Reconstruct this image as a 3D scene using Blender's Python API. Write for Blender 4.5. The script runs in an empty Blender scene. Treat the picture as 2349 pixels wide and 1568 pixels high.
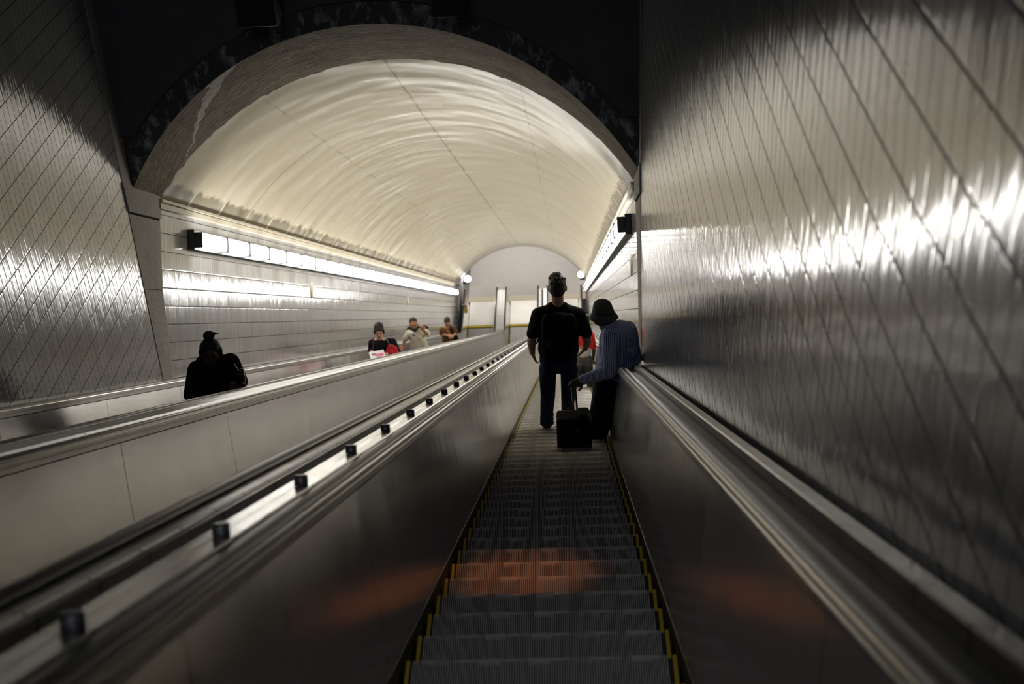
import bpy, bmesh, math, random
from mathutils import Vector, Matrix, Quaternion
random.seed(7)
SC = bpy.context.scene
COL = SC.collection
A = math.radians(30); CA, SA = math.cos(A), math.sin(A)     # the escalators fall away at 30 degrees
H = 1.241                                                   # camera height, square to the step line
TILT = Matrix.Rotation(-A, 4, 'X')                          # slope frame (x, d down the slope, n square to it) -> world
def S(x, d, n): return Vector((x, d*CA + n*SA, -d*SA + n*CA))

# ------------------------------------------------------------------ camera
FPX = 50/36*2349
Dc = Vector((130.5, 62.0, -FPX)).normalized()
Nc = Vector((-.033, 1, 0)); Nc = (Nc - Dc*Nc.dot(Dc)).normalized()
Xc = Dc.cross(Nc)
M = Matrix((Xc, Dc, Nc)).transposed()                       # slope frame -> camera
RW = (TILT.to_3x3() @ M.transposed())
cam_d = bpy.data.cameras.new('camera'); cam = bpy.data.objects.new('camera', cam_d); COL.objects.link(cam)
cam.matrix_world = Matrix.Translation(S(0, 0, H)) @ RW.to_4x4()
cam_d.lens = 50; cam_d.sensor_width = 36; cam_d.clip_start = .05; cam_d.clip_end = 300
cam_d.dof.use_dof = True; cam_d.dof.focus_distance = 11.0; cam_d.dof.aperture_fstop = 3.3
SC.camera = cam
CAMLOC = S(0, 0, H)
def at(px, py, Y):                                          # world point on the upright plane y = Y seen at a photo pixel
    v = RW @ Vector((px-1174.5, 784-py, -FPX))
    return CAMLOC + v*((Y-CAMLOC.y)/v.y)

# ------------------------------------------------------------------ world and exposure
w = bpy.data.worlds.new('world'); SC.world = w; w.use_nodes = True
w.node_tree.nodes['Background'].inputs[0].default_value = (.76, .86, 1, 1)
w.node_tree.nodes['Background'].inputs[1].default_value = .034
SC.view_settings.view_transform = 'Standard'; SC.view_settings.look = 'None'
SC.view_settings.exposure = 0; SC.view_settings.gamma = 1
try: SC.view_settings.use_curve_mapping = False
except Exception: pass
SC.cycles.max_bounces = 7; SC.cycles.diffuse_bounces = 4; SC.cycles.glossy_bounces = 5
SC.cycles.use_denoising = True
SC.cycles.caustics_reflective = True; SC.cycles.sample_clamp_indirect = 6
LAMP = 19.0                                                 # what the tunnel's strip lights give off

def lamp(name, kind, loc, target, energy, color, **kw):
    l = bpy.data.lights.new(name, kind); l.energy = energy; l.color = color
    for k, v in kw.items(): setattr(l, k, v)
    o = bpy.data.objects.new(name, l); COL.objects.link(o); o.location = loc
    o.rotation_euler = (Vector(target)-Vector(loc)).to_track_quat('-Z', 'Y').to_euler()
    return o

# the shaft's own dim light, and an unseen orange spot, added for the glow on the steps
lamp('shaft_ceiling_light', 'AREA', (-1.6, -2.5, 6.0), (-1.4, 6, -2), 60, (.90, .94, 1), shape='RECTANGLE', size=4, size_y=2.5)
lamp('stair_head_light', 'SPOT', (-.4, 2.0, 2.6), S(-.15, 4.9, 0), 105, (1, .91, .88), spot_size=math.radians(52), spot_blend=1, shadow_soft_size=.25)
lamp('added_orange_spot', 'SPOT', (-.25, 3.6, 3.6), S(-.27, 7.0, 0), 1050, (1, .30, .08), spot_size=math.radians(7.2), spot_blend=1, shadow_soft_size=.05)

# ------------------------------------------------------------------ materials
class G:
    def __init__(s, name):
        s.m = bpy.data.materials.new(name); s.m.use_nodes = True
        s.nt = s.m.node_tree; s.b = s.nt.nodes['Principled BSDF']
    def n(s, t, **kw):
        nd = s.nt.nodes.new('ShaderNode'+t)
        for k, v in kw.items():
            if k[0] == 'i' and k[1:].isdigit():
                inp = nd.inputs[int(k[1:])]
                if hasattr(v, 'node') and hasattr(v, 'is_linked'): s.nt.links.new(v, inp)
                else: inp.default_value = v
            else: setattr(nd, k, v)
        return nd
    def mt(s, op, a, b=None, c=None):
        kw = {'operation': op, 'i0': a}
        if b is not None: kw['i1'] = b
        if c is not None: kw['i2'] = c
        return s.n('Math', **kw).outputs[0]
    def mix(s, f, a, b):
        nd = s.nt.nodes.new('ShaderNodeMix'); nd.data_type = 'RGBA'
        for i, v in ((0, f), (6, a), (7, b)):
            if hasattr(v, 'is_linked'): s.nt.links.new(v, nd.inputs[i])
            else: nd.inputs[i].default_value = v if i == 0 else (*v[:3], 1)
        return nd.outputs[2]
    def obj(s):
        o = s.n('TexCoord').outputs['Object']
        x = s.n('SeparateXYZ', i0=o)
        return o, x.outputs[0], x.outputs[1], x.outputs[2]
    def vec(s, x, y, z): return s.n('CombineXYZ', i0=x, i1=y, i2=z).outputs[0]
    def noise(s, v, scale, detail=3, rough=.5):
        nd = s.n('TexNoise'); s.nt.links.new(v, nd.inputs['Vector'])
        nd.inputs['Scale'].default_value = scale; nd.inputs['Detail'].default_value = detail; nd.inputs['Roughness'].default_value = rough
        return nd.outputs[0]
    def ramp(s, f, a, b):
        nd = s.n('MapRange', i0=f); nd.inputs[1].default_value = a; nd.inputs[2].default_value = b
        return nd.outputs[0]
    def line(s, v, period, width, off=0.0):                  # 1 on thin lines that repeat along v
        t = s.mt('FRACT', s.mt('DIVIDE', s.mt('SUBTRACT', v, off), period))
        t = s.mt('ABSOLUTE', s.mt('SUBTRACT', t, .5))
        return s.mt('GREATER_THAN', t, .5-width/period/2)
    def bump(s, h, dist, strength=1.0):
        nd = s.n('Bump'); nd.inputs['Strength'].default_value = strength; nd.inputs['Distance'].default_value = dist
        s.nt.links.new(h, nd.inputs['Height']); s.nt.links.new(nd.outputs[0], s.b.inputs['Normal'])
        return nd
    def set(s, **kw):
        names = dict(color='Base Color', rough='Roughness', metal='Metallic', spec='Specular IOR Level', coat='Coat Weight',
                     coat_rough='Coat Roughness', normal='Normal', aniso='Anisotropic', tangent='Tangent', sheen='Sheen Weight',
                     emit='Emission Color', emit_s='Emission Strength', alpha='Alpha')
        for k, v in kw.items():
            inp = s.b.inputs[names[k]]
            if hasattr(v, 'is_linked'): s.nt.links.new(v, inp)
            else: inp.default_value = (*v, 1) if isinstance(v, tuple) else v
        return s
def plain(name, color, rough=.5, metal=0, var=.12, scale=30, bump=0, **kw):
    g = G(name); o, x, y, z = g.obj()
    nz = g.noise(o, scale)
    lo = tuple(c*(1-var) for c in color); hi = tuple(min(1, c*(1+var)) for c in color)
    g.set(color=g.mix(nz, lo, hi), rough=rough, metal=metal, **kw)
    if bump: g.bump(g.noise(o, scale*2.2, 4), bump)
    return g.m
def cloth(name, color, fold=.012, rough=.9):
    g = G(name); o, x, y, z = g.obj()
    nz = g.noise(o, 5, 4); g.set(color=g.mix(g.noise(o, 9), tuple(c*.85 for c in color), tuple(min(1, c*1.15) for c in color)), rough=rough, spec=.2 if max(color) > .03 else .06)
    g.bump(nz, fold*3, .9)
    return g.m

def tile_material(name, tu, tv, base, tilt, rough, lean=0):
    """Glazed wall tiles: u along local Y, v along local Z; each tile sits a little askew."""
    g = G(name); o, x, y, z = g.obj()
    rv = g.mt('DIVIDE', z, tv); row = g.mt('FLOOR', rv)
    wn = g.n('TexWhiteNoise', noise_dimensions='1D'); g.nt.links.new(row, wn.inputs['W'])
    ru = g.mt('ADD', g.mt('DIVIDE', y, tu), wn.outputs[0]); colm = g.mt('FLOOR', ru)
    fu, fv = g.mt('FRACT', ru), g.mt('FRACT', rv)
    du = g.mt('MULTIPLY', g.mt('SUBTRACT', .5, g.mt('ABSOLUTE', g.mt('SUBTRACT', fu, .5))), tu)
    dv = g.mt('MULTIPLY', g.mt('SUBTRACT', .5, g.mt('ABSOLUTE', g.mt('SUBTRACT', fv, .5))), tv)
    joint = g.mt('MAXIMUM', g.mt('LESS_THAN', du, .0026), g.mt('LESS_THAN', dv, .0042))
    w2 = g.n('TexWhiteNoise', noise_dimensions='2D'); g.nt.links.new(g.vec(colm, row, 0), w2.inputs['Vector'])
    sep = g.n('SeparateColor', i0=w2.outputs[1])
    shade = g.ramp(sep.outputs[2], -.3, 1.4)
    stain = g.ramp(g.noise(g.vec(x, g.mt('MULTIPLY', y, 5), z), .9, 4), .3, .75)
    c = g.mix(shade, tuple(k*.86 for k in base), tuple(k*1.1 for k in base))
    c = g.mix(g.mt('MULTIPLY', stain, .35), c, tuple(k*.7 for k in base))
    c = g.mix(joint, c, (.035, .03, .025))
    # the glaze: rounded tile shoulders and slow ripples running down each tile
    rip = g.noise(g.vec(x, g.mt('MULTIPLY', y, 26), g.mt('MULTIPLY', z, 4.5)), 1.0, 2)
    edge = g.mt('SMOOTH_MIN', g.mt('MINIMUM', du, dv), .012, .008)
    hgt = g.mt('ADD', g.mt('MULTIPLY', edge, .035), g.mt('MULTIPLY', rip, .0013))
    bp = g.n('Bump'); bp.inputs['Distance'].default_value = 1; bp.inputs['Strength'].default_value = 1; g.nt.links.new(hgt, bp.inputs['Height'])
    off = g.vec(0, g.mt('MULTIPLY', g.mt('SUBTRACT', sep.outputs[0], .5), tilt*.5), g.mt('ADD', lean, g.mt('MULTIPLY', g.mt('SUBTRACT', sep.outputs[1], .5), tilt*2)))
    va = g.n('VectorMath', operation='ADD', i0=bp.outputs[0], i1=off)
    vn = g.n('VectorMath', operation='NORMALIZE', i0=va.outputs[0])
    g.set(color=c, rough=g.mt('ADD', rough, g.mt('MULTIPLY', joint, .5)), spec=g.mt('SUBTRACT', .75, g.mt('MULTIPLY', joint, .7)), normal=vn.outputs[0], metal=.12)
    return g.m
TILE = tile_material('glazed_tile', .092, .183, (.36, .358, .355), .011, .115)
TILER = tile_material('glazed_tile_leaning', .092, .183, (.36, .358, .355), .011, .115, -.035)

def steel(name, base=(.60, .585, .56), rough=.15, joints=None, aniso=.3, wave=.0012):
    g = G(name); o, x, y, z = g.obj()
    brush = g.noise(g.vec(g.mt('MULTIPLY', x, 60), g.mt('MULTIPLY', y, .8), g.mt('MULTIPLY', z, 160)), 1.0, 3)
    smear = g.noise(g.vec(x, g.mt('MULTIPLY', y, 1.6), g.mt('MULTIPLY', z, .5)), 1.1, 2)
    c = g.mix(brush, tuple(k*.9 for k in base), tuple(k*1.05 for k in base))
    c = g.mix(g.mt('MULTIPLY', smear, .2), c, tuple(k*.72 for k in base))
    if joints: c = g.mix(g.line(y, joints[0], .013, joints[1]), c, (.03, .03, .03))
    tan = g.n('VectorTransform', vector_type='VECTOR', convert_from='OBJECT', convert_to='WORLD')
    tan.inputs[0].default_value = (0, .02, 1)
    g.set(color=c, rough=g.mt('ADD', rough, g.mt('MULTIPLY', smear, .09)), metal=1, aniso=aniso, tangent=tan.outputs[0])
    g.bump(g.mt('ADD', g.noise(g.vec(x, g.mt('MULTIPLY', y, 1.3), g.mt('MULTIPLY', z, .6)), 1.6, 1), g.mt('MULTIPLY', brush, .02)), wave*3)
    return g.m
PANEL = steel('brushed_steel_panel', base=(.47, .45, .42), rough=.135, joints=(2.22, 11.5), aniso=.65, wave=.0016)
TRIM = steel('bright_steel_trim', (.50, .485, .46), .19, aniso=.2, wave=.0004)
DECKM = steel('scuffed_steel_deck', (.74, .73, .71), .21, joints=(1.014, .3), aniso=0, wave=.0008)
DECKP = steel('plain_steel_cover', (.55, .54, .52), .36, joints=(2.22, .3), aniso=.2, wave=.001)
DECKR = steel('grey_steel_cover', (.42, .41, .39), .30, joints=(.35, .1), aniso=.2, wave=.0012)
RUBBER = plain('black_rubber', (.014, .014, .015), .36, spec=.32)
GUTTER = plain('dark_gutter', (.03, .03, .03), .5)
SKIRT = plain('black_skirt', (.010, .010, .010), .45, spec=.2)
YELLOW = plain('yellow_edge', (.34, .26, .010), .6)
STEPM = plain('grey_step_metal', (.50, .485, .475), .42, .5, var=.2, scale=12)
STEPB = plain('step_groove', (.012, .012, .012), .7, 0)
INSERT = plain('worn_nosing', (.46, .45, .44), .45, .5)
BLACK = plain('black_paint', (.02, .021, .023), .45)
DARKG = plain('dark_grey_cap', (.05, .052, .056), .5)
STUDM = plain('dark_stud_rubber', (.030, .033, .042), .35, spec=.5)

def concrete(name, base, streak=0.0, streak_col=(.5, .48, .44), mott=.5):
    g = G(name); o, x, y, z = g.obj()
    a = g.ramp(g.noise(o, 2.2, 6, .65), .28, .75); b = g.noise(o, 14, 4)
    c = g.mix(g.mt('MULTIPLY', a, mott), base, tuple(k*.45 for k in base)); c = g.mix(g.mt('MULTIPLY', b, .3), c, tuple(min(1, k*1.5) for k in base))
    if streak:
        f = g.ramp(g.noise(g.vec(g.mt('MULTIPLY', x, 4.5), g.mt('MULTIPLY', y, 4.5), g.mt('MULTIPLY', z, .55)), 1.7, 5, .7), .52, .72)
        c = g.mix(g.mt('MULTIPLY', f, streak), c, streak_col)
    g.set(color=c, rough=.85, spec=.25); g.bump(g.noise(o, 22, 5), .012)
    return g.m
CONC = concrete('weathered_concrete', (.42, .39, .355), .5, (.46, .44, .41))
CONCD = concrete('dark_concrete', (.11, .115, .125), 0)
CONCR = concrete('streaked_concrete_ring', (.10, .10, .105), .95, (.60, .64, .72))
FLOORM = concrete('landing_stone', (.46, .44, .42), 0, mott=.25)
BAND = plain('beige_edge_strip', (.56, .50, .38), .6)
PLATE = steel('landing_plate', (.66, .64, .61), .5, aniso=0)
STONE = plain('grey_wall_panel', (.42, .41, .43), .6)

def obj(name, mesh, m, parent=None, kind=None):
    o = bpy.data.objects.new(name, mesh); COL.objects.link(o)
    if m and not mesh.materials:
        for k in (m if isinstance(m, (list, tuple)) else [m]): mesh.materials.append(k)
    if parent: o.parent = parent
    if kind: o['kind'] = kind
    return o
def tag(o, label, cat, group=None):
    o['label'] = label; o['category'] = cat
    if group: o['group'] = group
    return o
def empty(name, label, cat, mat=None, group=None):
    o = bpy.data.objects.new(name, None); COL.objects.link(o); o.empty_display_size = .1
    if mat is not None: o.matrix_world = mat
    return tag(o, label, cat, group)

class MB:
    def __init__(s): s.v = []; s.f = []; s.mi = []
    def add(s, vs, fs, mi=0):
        b = len(s.v); s.v += [tuple(p) for p in vs]
        for f in fs: s.f.append([b+i for i in f]); s.mi.append(mi)
        return s
    def box(s, x0, x1, y0, y1, z0, z1, mi=0):
        vs = [(x, y, z) for x in (x0, x1) for y in (y0, y1) for z in (z0, z1)]
        return s.add(vs, [(0, 1, 3, 2), (4, 6, 7, 5), (0, 4, 5, 1), (2, 3, 7, 6), (0, 2, 6, 4), (1, 5, 7, 3)], mi)
    def loft(s, rings, closed=True, caps=True, mi=0):
        n = len(rings[0]); vs = [p for r in rings for p in r]; fs = []
        for i in range(len(rings)-1):
            for j in range(n if closed else n-1):
                a, b = i*n+j, i*n+(j+1) % n
                fs.append((a, b, b+n, a+n))
        if caps and closed:
            fs.append(tuple(reversed(range(n)))); fs.append(tuple(range((len(rings)-1)*n, len(rings)*n)))
        return s.add(vs, fs, mi)
    def cyl(s, c, r, h, n=24, r2=None, mi=0, ax=2):
        r2 = r if r2 is None else r2
        def P(a, rr, t):
            q = [rr*math.cos(a), rr*math.sin(a)]; q.insert(ax, t); return Vector(c)+Vector(q)
        return s.loft([[P(2*math.pi*k/n, r, 0) for k in range(n)], [P(2*math.pi*k/n, r2, h) for k in range(n)]], mi=mi)
    def mesh(s, name, smooth=False, bevel=0):
        me = bpy.data.meshes.new(name); me.from_pydata(s.v, [], s.f); me.update()
        bm = bmesh.new(); bm.from_mesh(me); bmesh.ops.recalc_face_normals(bm, faces=bm.faces)
        bm.to_mesh(me); bm.free()
        for p, k in zip(me.polygons, s.mi): p.material_index = k; p.use_smooth = smooth
        return me
def part(name, mb, m, parent=None, smooth=False, kind=None, bevel=0):
    o = obj(name, mb.mesh(name, smooth), m, parent, kind)
    if bevel:
        md = o.modifiers.new('bevel', 'BEVEL'); md.width = bevel; md.segments = 2; md.limit_method = 'ANGLE'
    return o
def sloped(o): o.matrix_world = TILT; return o

# ------------------------------------------------------------------ the shaft and the tunnel
XL, XR = -4.03, .69
XC, N0, R, HS, SPRING = (XL+XR)/2, 1.04, 2.79, (XR-XL)/2, 2.53
DT, DEND = 14.0, 52.5                                        # tunnel mouth and end, along the slope
YT, YP, YD = 12.41, 12.654, 12.60                            # end of the shaft's tiles, face of the arch, dark wall over it
YL0 = S(0, 50.6, 0)                                          # where the slope meets the landing
ZL = YL0.z; YCOMB = YL0.y+1.80
def struct(name, mb, m, smooth=False, slope=False):
    o = part(name, mb, m, None, smooth, 'structure')
    return sloped(o) if slope else o
struct('wall_left', MB().box(XL-.25, XL, -9, YT, -16, 9), TILE)
struct('wall_right', MB().box(XR, XR+.25, -9, YT, -16, 9), TILER)
struct('wall_left_tunnel', MB().box(XL-.25, XL, DT, DEND, -1.2, SPRING-.03), TILE, slope=True)
struct('wall_right_tunnel', MB().box(XR, XR+.25, DT, DEND, -1.2, SPRING-.03), TILE, slope=True)
def pier(x0, x1):                                            # concrete between the upright tile edge and the tilted tunnel
    mb = MB()
    def dv(n, Y): return Y/CA - n*SA/CA
    for n0, n1 in ((-.6, 1.62), (1.625, 2.31), (2.33, 2.58)):
        e = .0 if n1 < 2.4 else .02
        ring = [(x0, dv(n0, YT), n0), (x0, max(DT, dv(n0, YT)+.01), n0), (x0, DT, n1), (x0, dv(n1, YT)-e, n1)]
        mb.loft([ring, [(x1+(.01 if x1 > x0 else -.01)*(n1 > 2.4), p[1], p[2]) for p in ring]])
    for n0, n1 in ((2.58, 9.0),):                            # narrow strip that runs on up to the shaft's roof
        ring = [(x0, dv(n0, YT), n0), (x0, dv(n0, YP+.02), n0), (x0, dv(n1, YP+.02), n1), (x0, dv(n1, YT), n1)]
        mb.loft([ring, [(x1, p[1], p[2]) for p in ring]])
    return mb
struct('trim_1', pier(XL-.25, XL+.006), CONC, slope=True)
struct('trim_2', pier(XR+.25, XR-.003), CONC, slope=True)

TH0 = math.asin((SPRING-N0)/R)
def arc(r, n=72, t0=TH0): return [(XC+r*math.cos(math.pi-t0-(math.pi-2*t0)*k/n), N0+r*math.sin(math.pi-t0-(math.pi-2*t0)*k/n)) for k in range(n+1)]
def dface(n, Y): return Y/CA - n*SA/CA
# vault liner: wavy glossy panels
g = G('cream_vault_panel'); o_, x_, y_, z_ = g.obj()
ang = g.mt('ARCTAN2', g.mt('SUBTRACT', z_, N0), g.mt('SUBTRACT', x_, XC))
fl = g.mt('FLOOR', g.mt('DIVIDE', y_, 1.31))
seam = g.line(y_, 1.31, .022, 15.08)
half = g.mt('GREATER_THAN', g.mt('FRACT', g.mt('MULTIPLY', g.mt('ADD', fl, g.mt('GREATER_THAN', ang, 1.57)), .618)), .45)
wob = g.mt('MULTIPLY', g.mt('SUBTRACT', g.noise(o_, 3, 3), .5), .02)
def along(a0, wd): return g.mt('LESS_THAN', g.mt('ABSOLUTE', g.mt('SUBTRACT', g.mt('ADD', ang, wob), a0)), wd)
mid = along(1.60, .0045)
q1 = g.mt('MULTIPLY', along(2.06, .004), g.ramp(g.noise(o_, 2.3, 4), .4, .6)); q2 = g.mt('MULTIPLY', along(1.10, .004), g.ramp(g.noise(o_, 2.1, 4), .42, .62))
base = g.mix(g.ramp(g.noise(o_, .8, 4), .3, .7), (.60, .53, .375), (.675, .605, .445))
base = g.mix(g.mt('MULTIPLY', g.ramp(g.noise(g.vec(x_, g.mt('MULTIPLY', y_, 3), z_), 2.0, 5), .5, .75), .22), base, (.50, .45, .32))
# pale streaks that run down the curve
st = g.ramp(g.noise(g.vec(g.mt('MULTIPLY', ang, 1.1), g.mt('MULTIPLY', y_, 2.0), 0), 1.0, 4, .55), .62, .74)
base = g.mix(g.mt('MULTIPLY', st, .35), base, (.82, .79, .70))
base = g.mix(g.mt('MULTIPLY', g.mt('MULTIPLY', seam, half), .9), base, (.16, .13, .08))
base = g.mix(g.mt('MULTIPLY', mid, .85), base, (.26, .22, .12)); base = g.mix(g.mt('MULTIPLY', q1, .6), base, (.33, .28, .18)); base = g.mix(g.mt('MULTIPLY', q2, .6), base, (.33, .28, .18))
# grime caught above the ledge, broken where the seams drip
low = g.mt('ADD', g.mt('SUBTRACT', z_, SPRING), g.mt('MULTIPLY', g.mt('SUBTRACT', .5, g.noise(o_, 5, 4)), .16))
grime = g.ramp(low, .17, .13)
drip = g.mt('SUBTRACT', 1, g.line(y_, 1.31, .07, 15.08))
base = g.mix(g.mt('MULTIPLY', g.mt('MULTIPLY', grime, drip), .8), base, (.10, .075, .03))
g.set(color=base, rough=.23, spec=.5)
g.bump(g.mt('ADD', g.noise(g.vec(x_, g.mt('MULTIPLY', y_, 1.2), z_), 1.25, 1), g.mt('MULTIPLY', seam, -.05)), .03)
VAULT = g.m
mb = MB(); N = 60
ds = [DT+.0+(DEND-DT)*k/N for k in range(N+1)]
mb.loft([[(x, d, n) for x, n in arc(R)] for d in ds], closed=False, caps=False)
mb.loft([[(x, d, n) for x, n in arc(R+.12)] for d in (DT+.3, DEND)], closed=False, caps=False)
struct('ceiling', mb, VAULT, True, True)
# concrete soffit of the arch, ragged where it meets the liner
g = G('arch_soffit_concrete'); o_, x_, y_, z_ = g.obj()
ang = g.mt('ARCTAN2', g.mt('SUBTRACT', z_, N0), g.mt('SUBTRACT', x_, XC))
c = g.mix(g.ramp(g.noise(o_, 2.4, 7, .68), .3, .72), (.27, .228, .16), (.10, .078, .046))
c = g.mix(g.mt('MULTIPLY', g.ramp(g.noise(o_, 9, 5), .4, .7), .4), c, (.30, .27, .22))
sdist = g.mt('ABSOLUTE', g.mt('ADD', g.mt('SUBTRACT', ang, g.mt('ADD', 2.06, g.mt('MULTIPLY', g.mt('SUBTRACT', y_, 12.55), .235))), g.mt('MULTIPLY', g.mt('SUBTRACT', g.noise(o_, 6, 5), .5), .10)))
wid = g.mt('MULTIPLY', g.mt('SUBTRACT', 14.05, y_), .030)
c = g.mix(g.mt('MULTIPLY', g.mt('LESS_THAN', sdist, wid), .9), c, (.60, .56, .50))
g.set(color=c, rough=.85, spec=.25); g.bump(g.noise(o_, 16, 6), .03)
SOFF = g.m
mb = MB(); pts = arc(R+.004, 96); random.seed(3)
rag = [random.uniform(-.02, .05)*abs(math.sin(k*.31)) for k in range(len(pts))]
rows = []
for t in (0, .25, .5, .75, 1):
    rows.append([(x, dface(n, YP)*(1-t)+(DT+.03+rag[k]*1.4)*t, n-.012*(t == 1)) for k, (x, n) in enumerate(pts)])
mb.loft(rows, closed=False, caps=False)
rows = [[(x, DT+.03+rag[k]*1.4, n-.012) for k, (x, n) in enumerate(pts)], [(x, DT+.03+rag[k]*1.4, n) for k, (x, n) in enumerate(arc(R+.2, 96))]]
mb.loft(rows, closed=False, caps=False)
struct('trim_3', mb, SOFF, True, True)
R2 = 2.97; ZC = 3.0                                          # outer edge of the arch's face; shoulder of the dark wall
mb = MB()
inn = arc(R+.004, 96); outp = arc(R2, 96, .05)
k0 = [(x, n) for x, n in outp]
def clampx(p): return (min(max(p[0], XL), XR), p[1])
ro = []
for k, (x, n) in enumerate(inn):                             # each soffit point pushed outwards to the ring's outer line
    vx, vn = x-XC, n-N0; l = math.hypot(vx, vn); ro.append((XC+vx/l*(R2+.05), N0+vn/l*(R2+.05)))
mb.loft([[(x, dface(n, YP), n) for x, n in inn], [(x, dface(n, YP), n) for x, n in ro]], closed=False, caps=False)
for sgn, xw in ((0, XL), (-1, XR)):
    side = [p for p in (ro[:40] if sgn == 0 else ro[::-1][:40]) if p[1] < ZC+.2]
    for a, b in zip(side, side[1:]):
        q = [(a[0], a[1]), (b[0], b[1]), (xw, b[1]), (xw, a[1])]
        mb.add([(x, dface(n, YP), n) for x, n in q], [(0, 1, 2, 3)])
    a = side[0]; i0 = inn[0] if sgn == 0 else inn[-1]
    q = [(i0[0], i0[1]), (a[0], a[1]), (xw, a[1]), (xw, i0[1]-.02)]
    mb.add([(x, dface(n, YP), n) for x, n in q], [(0, 1, 2, 3)])
struct('trim_4', mb, CONCR, False, True)
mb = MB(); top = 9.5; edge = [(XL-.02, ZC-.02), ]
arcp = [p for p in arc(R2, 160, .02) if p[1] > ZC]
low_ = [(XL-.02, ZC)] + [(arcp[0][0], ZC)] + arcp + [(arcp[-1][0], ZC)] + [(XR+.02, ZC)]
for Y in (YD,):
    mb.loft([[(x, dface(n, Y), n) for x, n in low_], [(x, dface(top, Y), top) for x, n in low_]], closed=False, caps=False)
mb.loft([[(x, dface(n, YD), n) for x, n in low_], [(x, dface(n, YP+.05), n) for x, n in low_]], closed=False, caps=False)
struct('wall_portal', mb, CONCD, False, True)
# ledge the vault stands on
for k, (xa, s) in enumerate(((XL, 1), (XR, -1))):
    mb = MB()
    def rb(a, b, n0, n1): mb.box(min(xa+s*a, xa+s*b), max(xa+s*a, xa+s*b), DT-.03, DEND, n0, n1)
    rb(-.05, .045, SPRING-.035, SPRING-.005); rb(-.05, .03, SPRING-.10, SPRING-.045)
    struct('trim_%d' % (5+k), mb, plain('cream_ledge_paint', (.55, .50, .38), .5), slope=True)
# hanging dark boxes before the arch
for (x0, x1, n, lab) in ((-2.70, -2.37, 3.79, 'black box beam hanging over the left shoulder of the arch'), (-1.06, -.77, 3.81, 'black box beam hanging over the crown of the arch')):
    p = S(0, 12.0, n)
    tag(part('ceiling_beam', MB().box(x0, x1, 12.2, YD-.002, p.z, p.z+4.5), BLACK, bevel=.012), lab, 'beam')
# rough slab under the escalators
struct('floor', MB().box(XL, XR, -4, DEND-2, -1.3, -1.2), CONCD, slope=True)
# the landing at the bottom
XA, XB = -4.3, 1.0
struct('floor_landing', MB().box(XA-2, XB+2, YCOMB+1.86, 60, ZL-.2, ZL), FLOORM)
struct('floor_pit', MB().box(XL, XR, YCOMB-3.2, YCOMB+1.86, ZL-.62, ZL-.60), CONCD)
struct('trim_7', MB().box(XL, XR, YCOMB+1.86, YCOMB+2.28, ZL-.05, ZL+.004), BAND)
struct('wall_left_landing', MB().box(XL-.5, XL+.03, 45.7, 60, ZL-.4, ZL+4.2), STONE)
struct('baseboard_left', MB().box(XL+.03, XL+.22, 47.2, 60, ZL, ZL+.10), plain('dark_stone_kerb', (.16, .145, .13), .6))
struct('wall_right_landing', MB().box(XR-.03, XR+.5, 45.7, 60, ZL-.4, ZL+4.2), STONE)
struct('wall_far', MB().box(XL-.5, XR+.5, 60, 60.2, ZL-.4, ZL+4.2), STONE)
struct('ceiling_landing', MB().box(XL-.5, XR+.5, 47.6, 60.2, ZL+4.2, ZL+4.4), STONE)
lamp('landing_ceiling_light', 'AREA', (XC, 51.5, ZL+4.1), (XC, 51.5, ZL), 240, (1, .95, .87), shape='RECTANGLE', size=3.2, size_y=7)

# ------------------------------------------------------------------ escalators
KNEE, RAD = 50.6, 2.4
def path(k, d0, d1, step=2.4, flat=1.0):
    """(d, n, angle) along a line k above the step line: the slope, the bend, then level for `flat` metres."""
    t = RAD*math.tan(A/2); out = []
    d = d0
    while d < min(d1, KNEE-t)-.01: out.append((d, k, 0)); d += step
    out.append((min(d1, KNEE-t), k, 0))
    if d1 > KNEE:
        cx, cn = KNEE-t, RAD
        for j in range(1, 9):
            a = A*j/8
            out.append((cx+(RAD-k)*math.sin(a), cn-(RAD-k)*math.cos(a), a))
        d, n, a = out[-1]; out.append((d+flat*CA, n+flat*SA, A))
    return out
def sweep(prof, d0, d1, flat=1.0, mb=None, closed=True, mi=0):
    """prof: (x, k) points swept along the step line."""
    mb = mb or MB(); paths = [path(k, d0, d1, flat=flat) for x, k in prof]
    rings = [[(prof[i][0], paths[i][j][0], paths[i][j][1]) for i in range(len(prof))] for j in range(len(paths[0]))]
    return mb.loft(rings, closed=closed, mi=mi)
STEPW = .49
def step_mesh():
    mb = MB()
    mb.box(-STEPW, STEPW, -.40, -.004, -.03, -.011, 1)
    mb.box(-STEPW, STEPW, -.012, -.004, -.235, -.011, 1)
    for k in range(102):
        x = -.464+k*.0091; mb.box(x-.0022, x+.0022, -.40, 0, -.011, 0, 0)
        if k % 3 == 0: mb.box(x-.0021, x+.0021, -.004, .004, -.23, -.012, 0)
    for s in (-1, 1): mb.box(min(s*.476, s*STEPW), max(s*.476, s*STEPW), -.40, 0, -.011, .001, 2)
    for k in range(5):
        x = -.37+k*.185
        for q in range(9): mb.box(x-.0395+q*.0091-.003, x-.0395+q*.0091+.003, -.022, .001, -.011, .0012, 3)
    return mb.mesh('step')
STEP = step_mesh()
for m in (STEPM, STEPB, YELLOW, INSERT): STEP.materials.append(m)
LANES = [(-.1425, 'nearest escalator, running down past the man in the black tee', True, 2.0),
         (-1.678, 'middle escalator, empty, between the studded deck and the busy left escalator', False, 33.0),
         (-3.213, 'left escalator carrying people up beside the left tiled wall', False, 33.0)]
PITCH, FIRST = .406, 5.144
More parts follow.
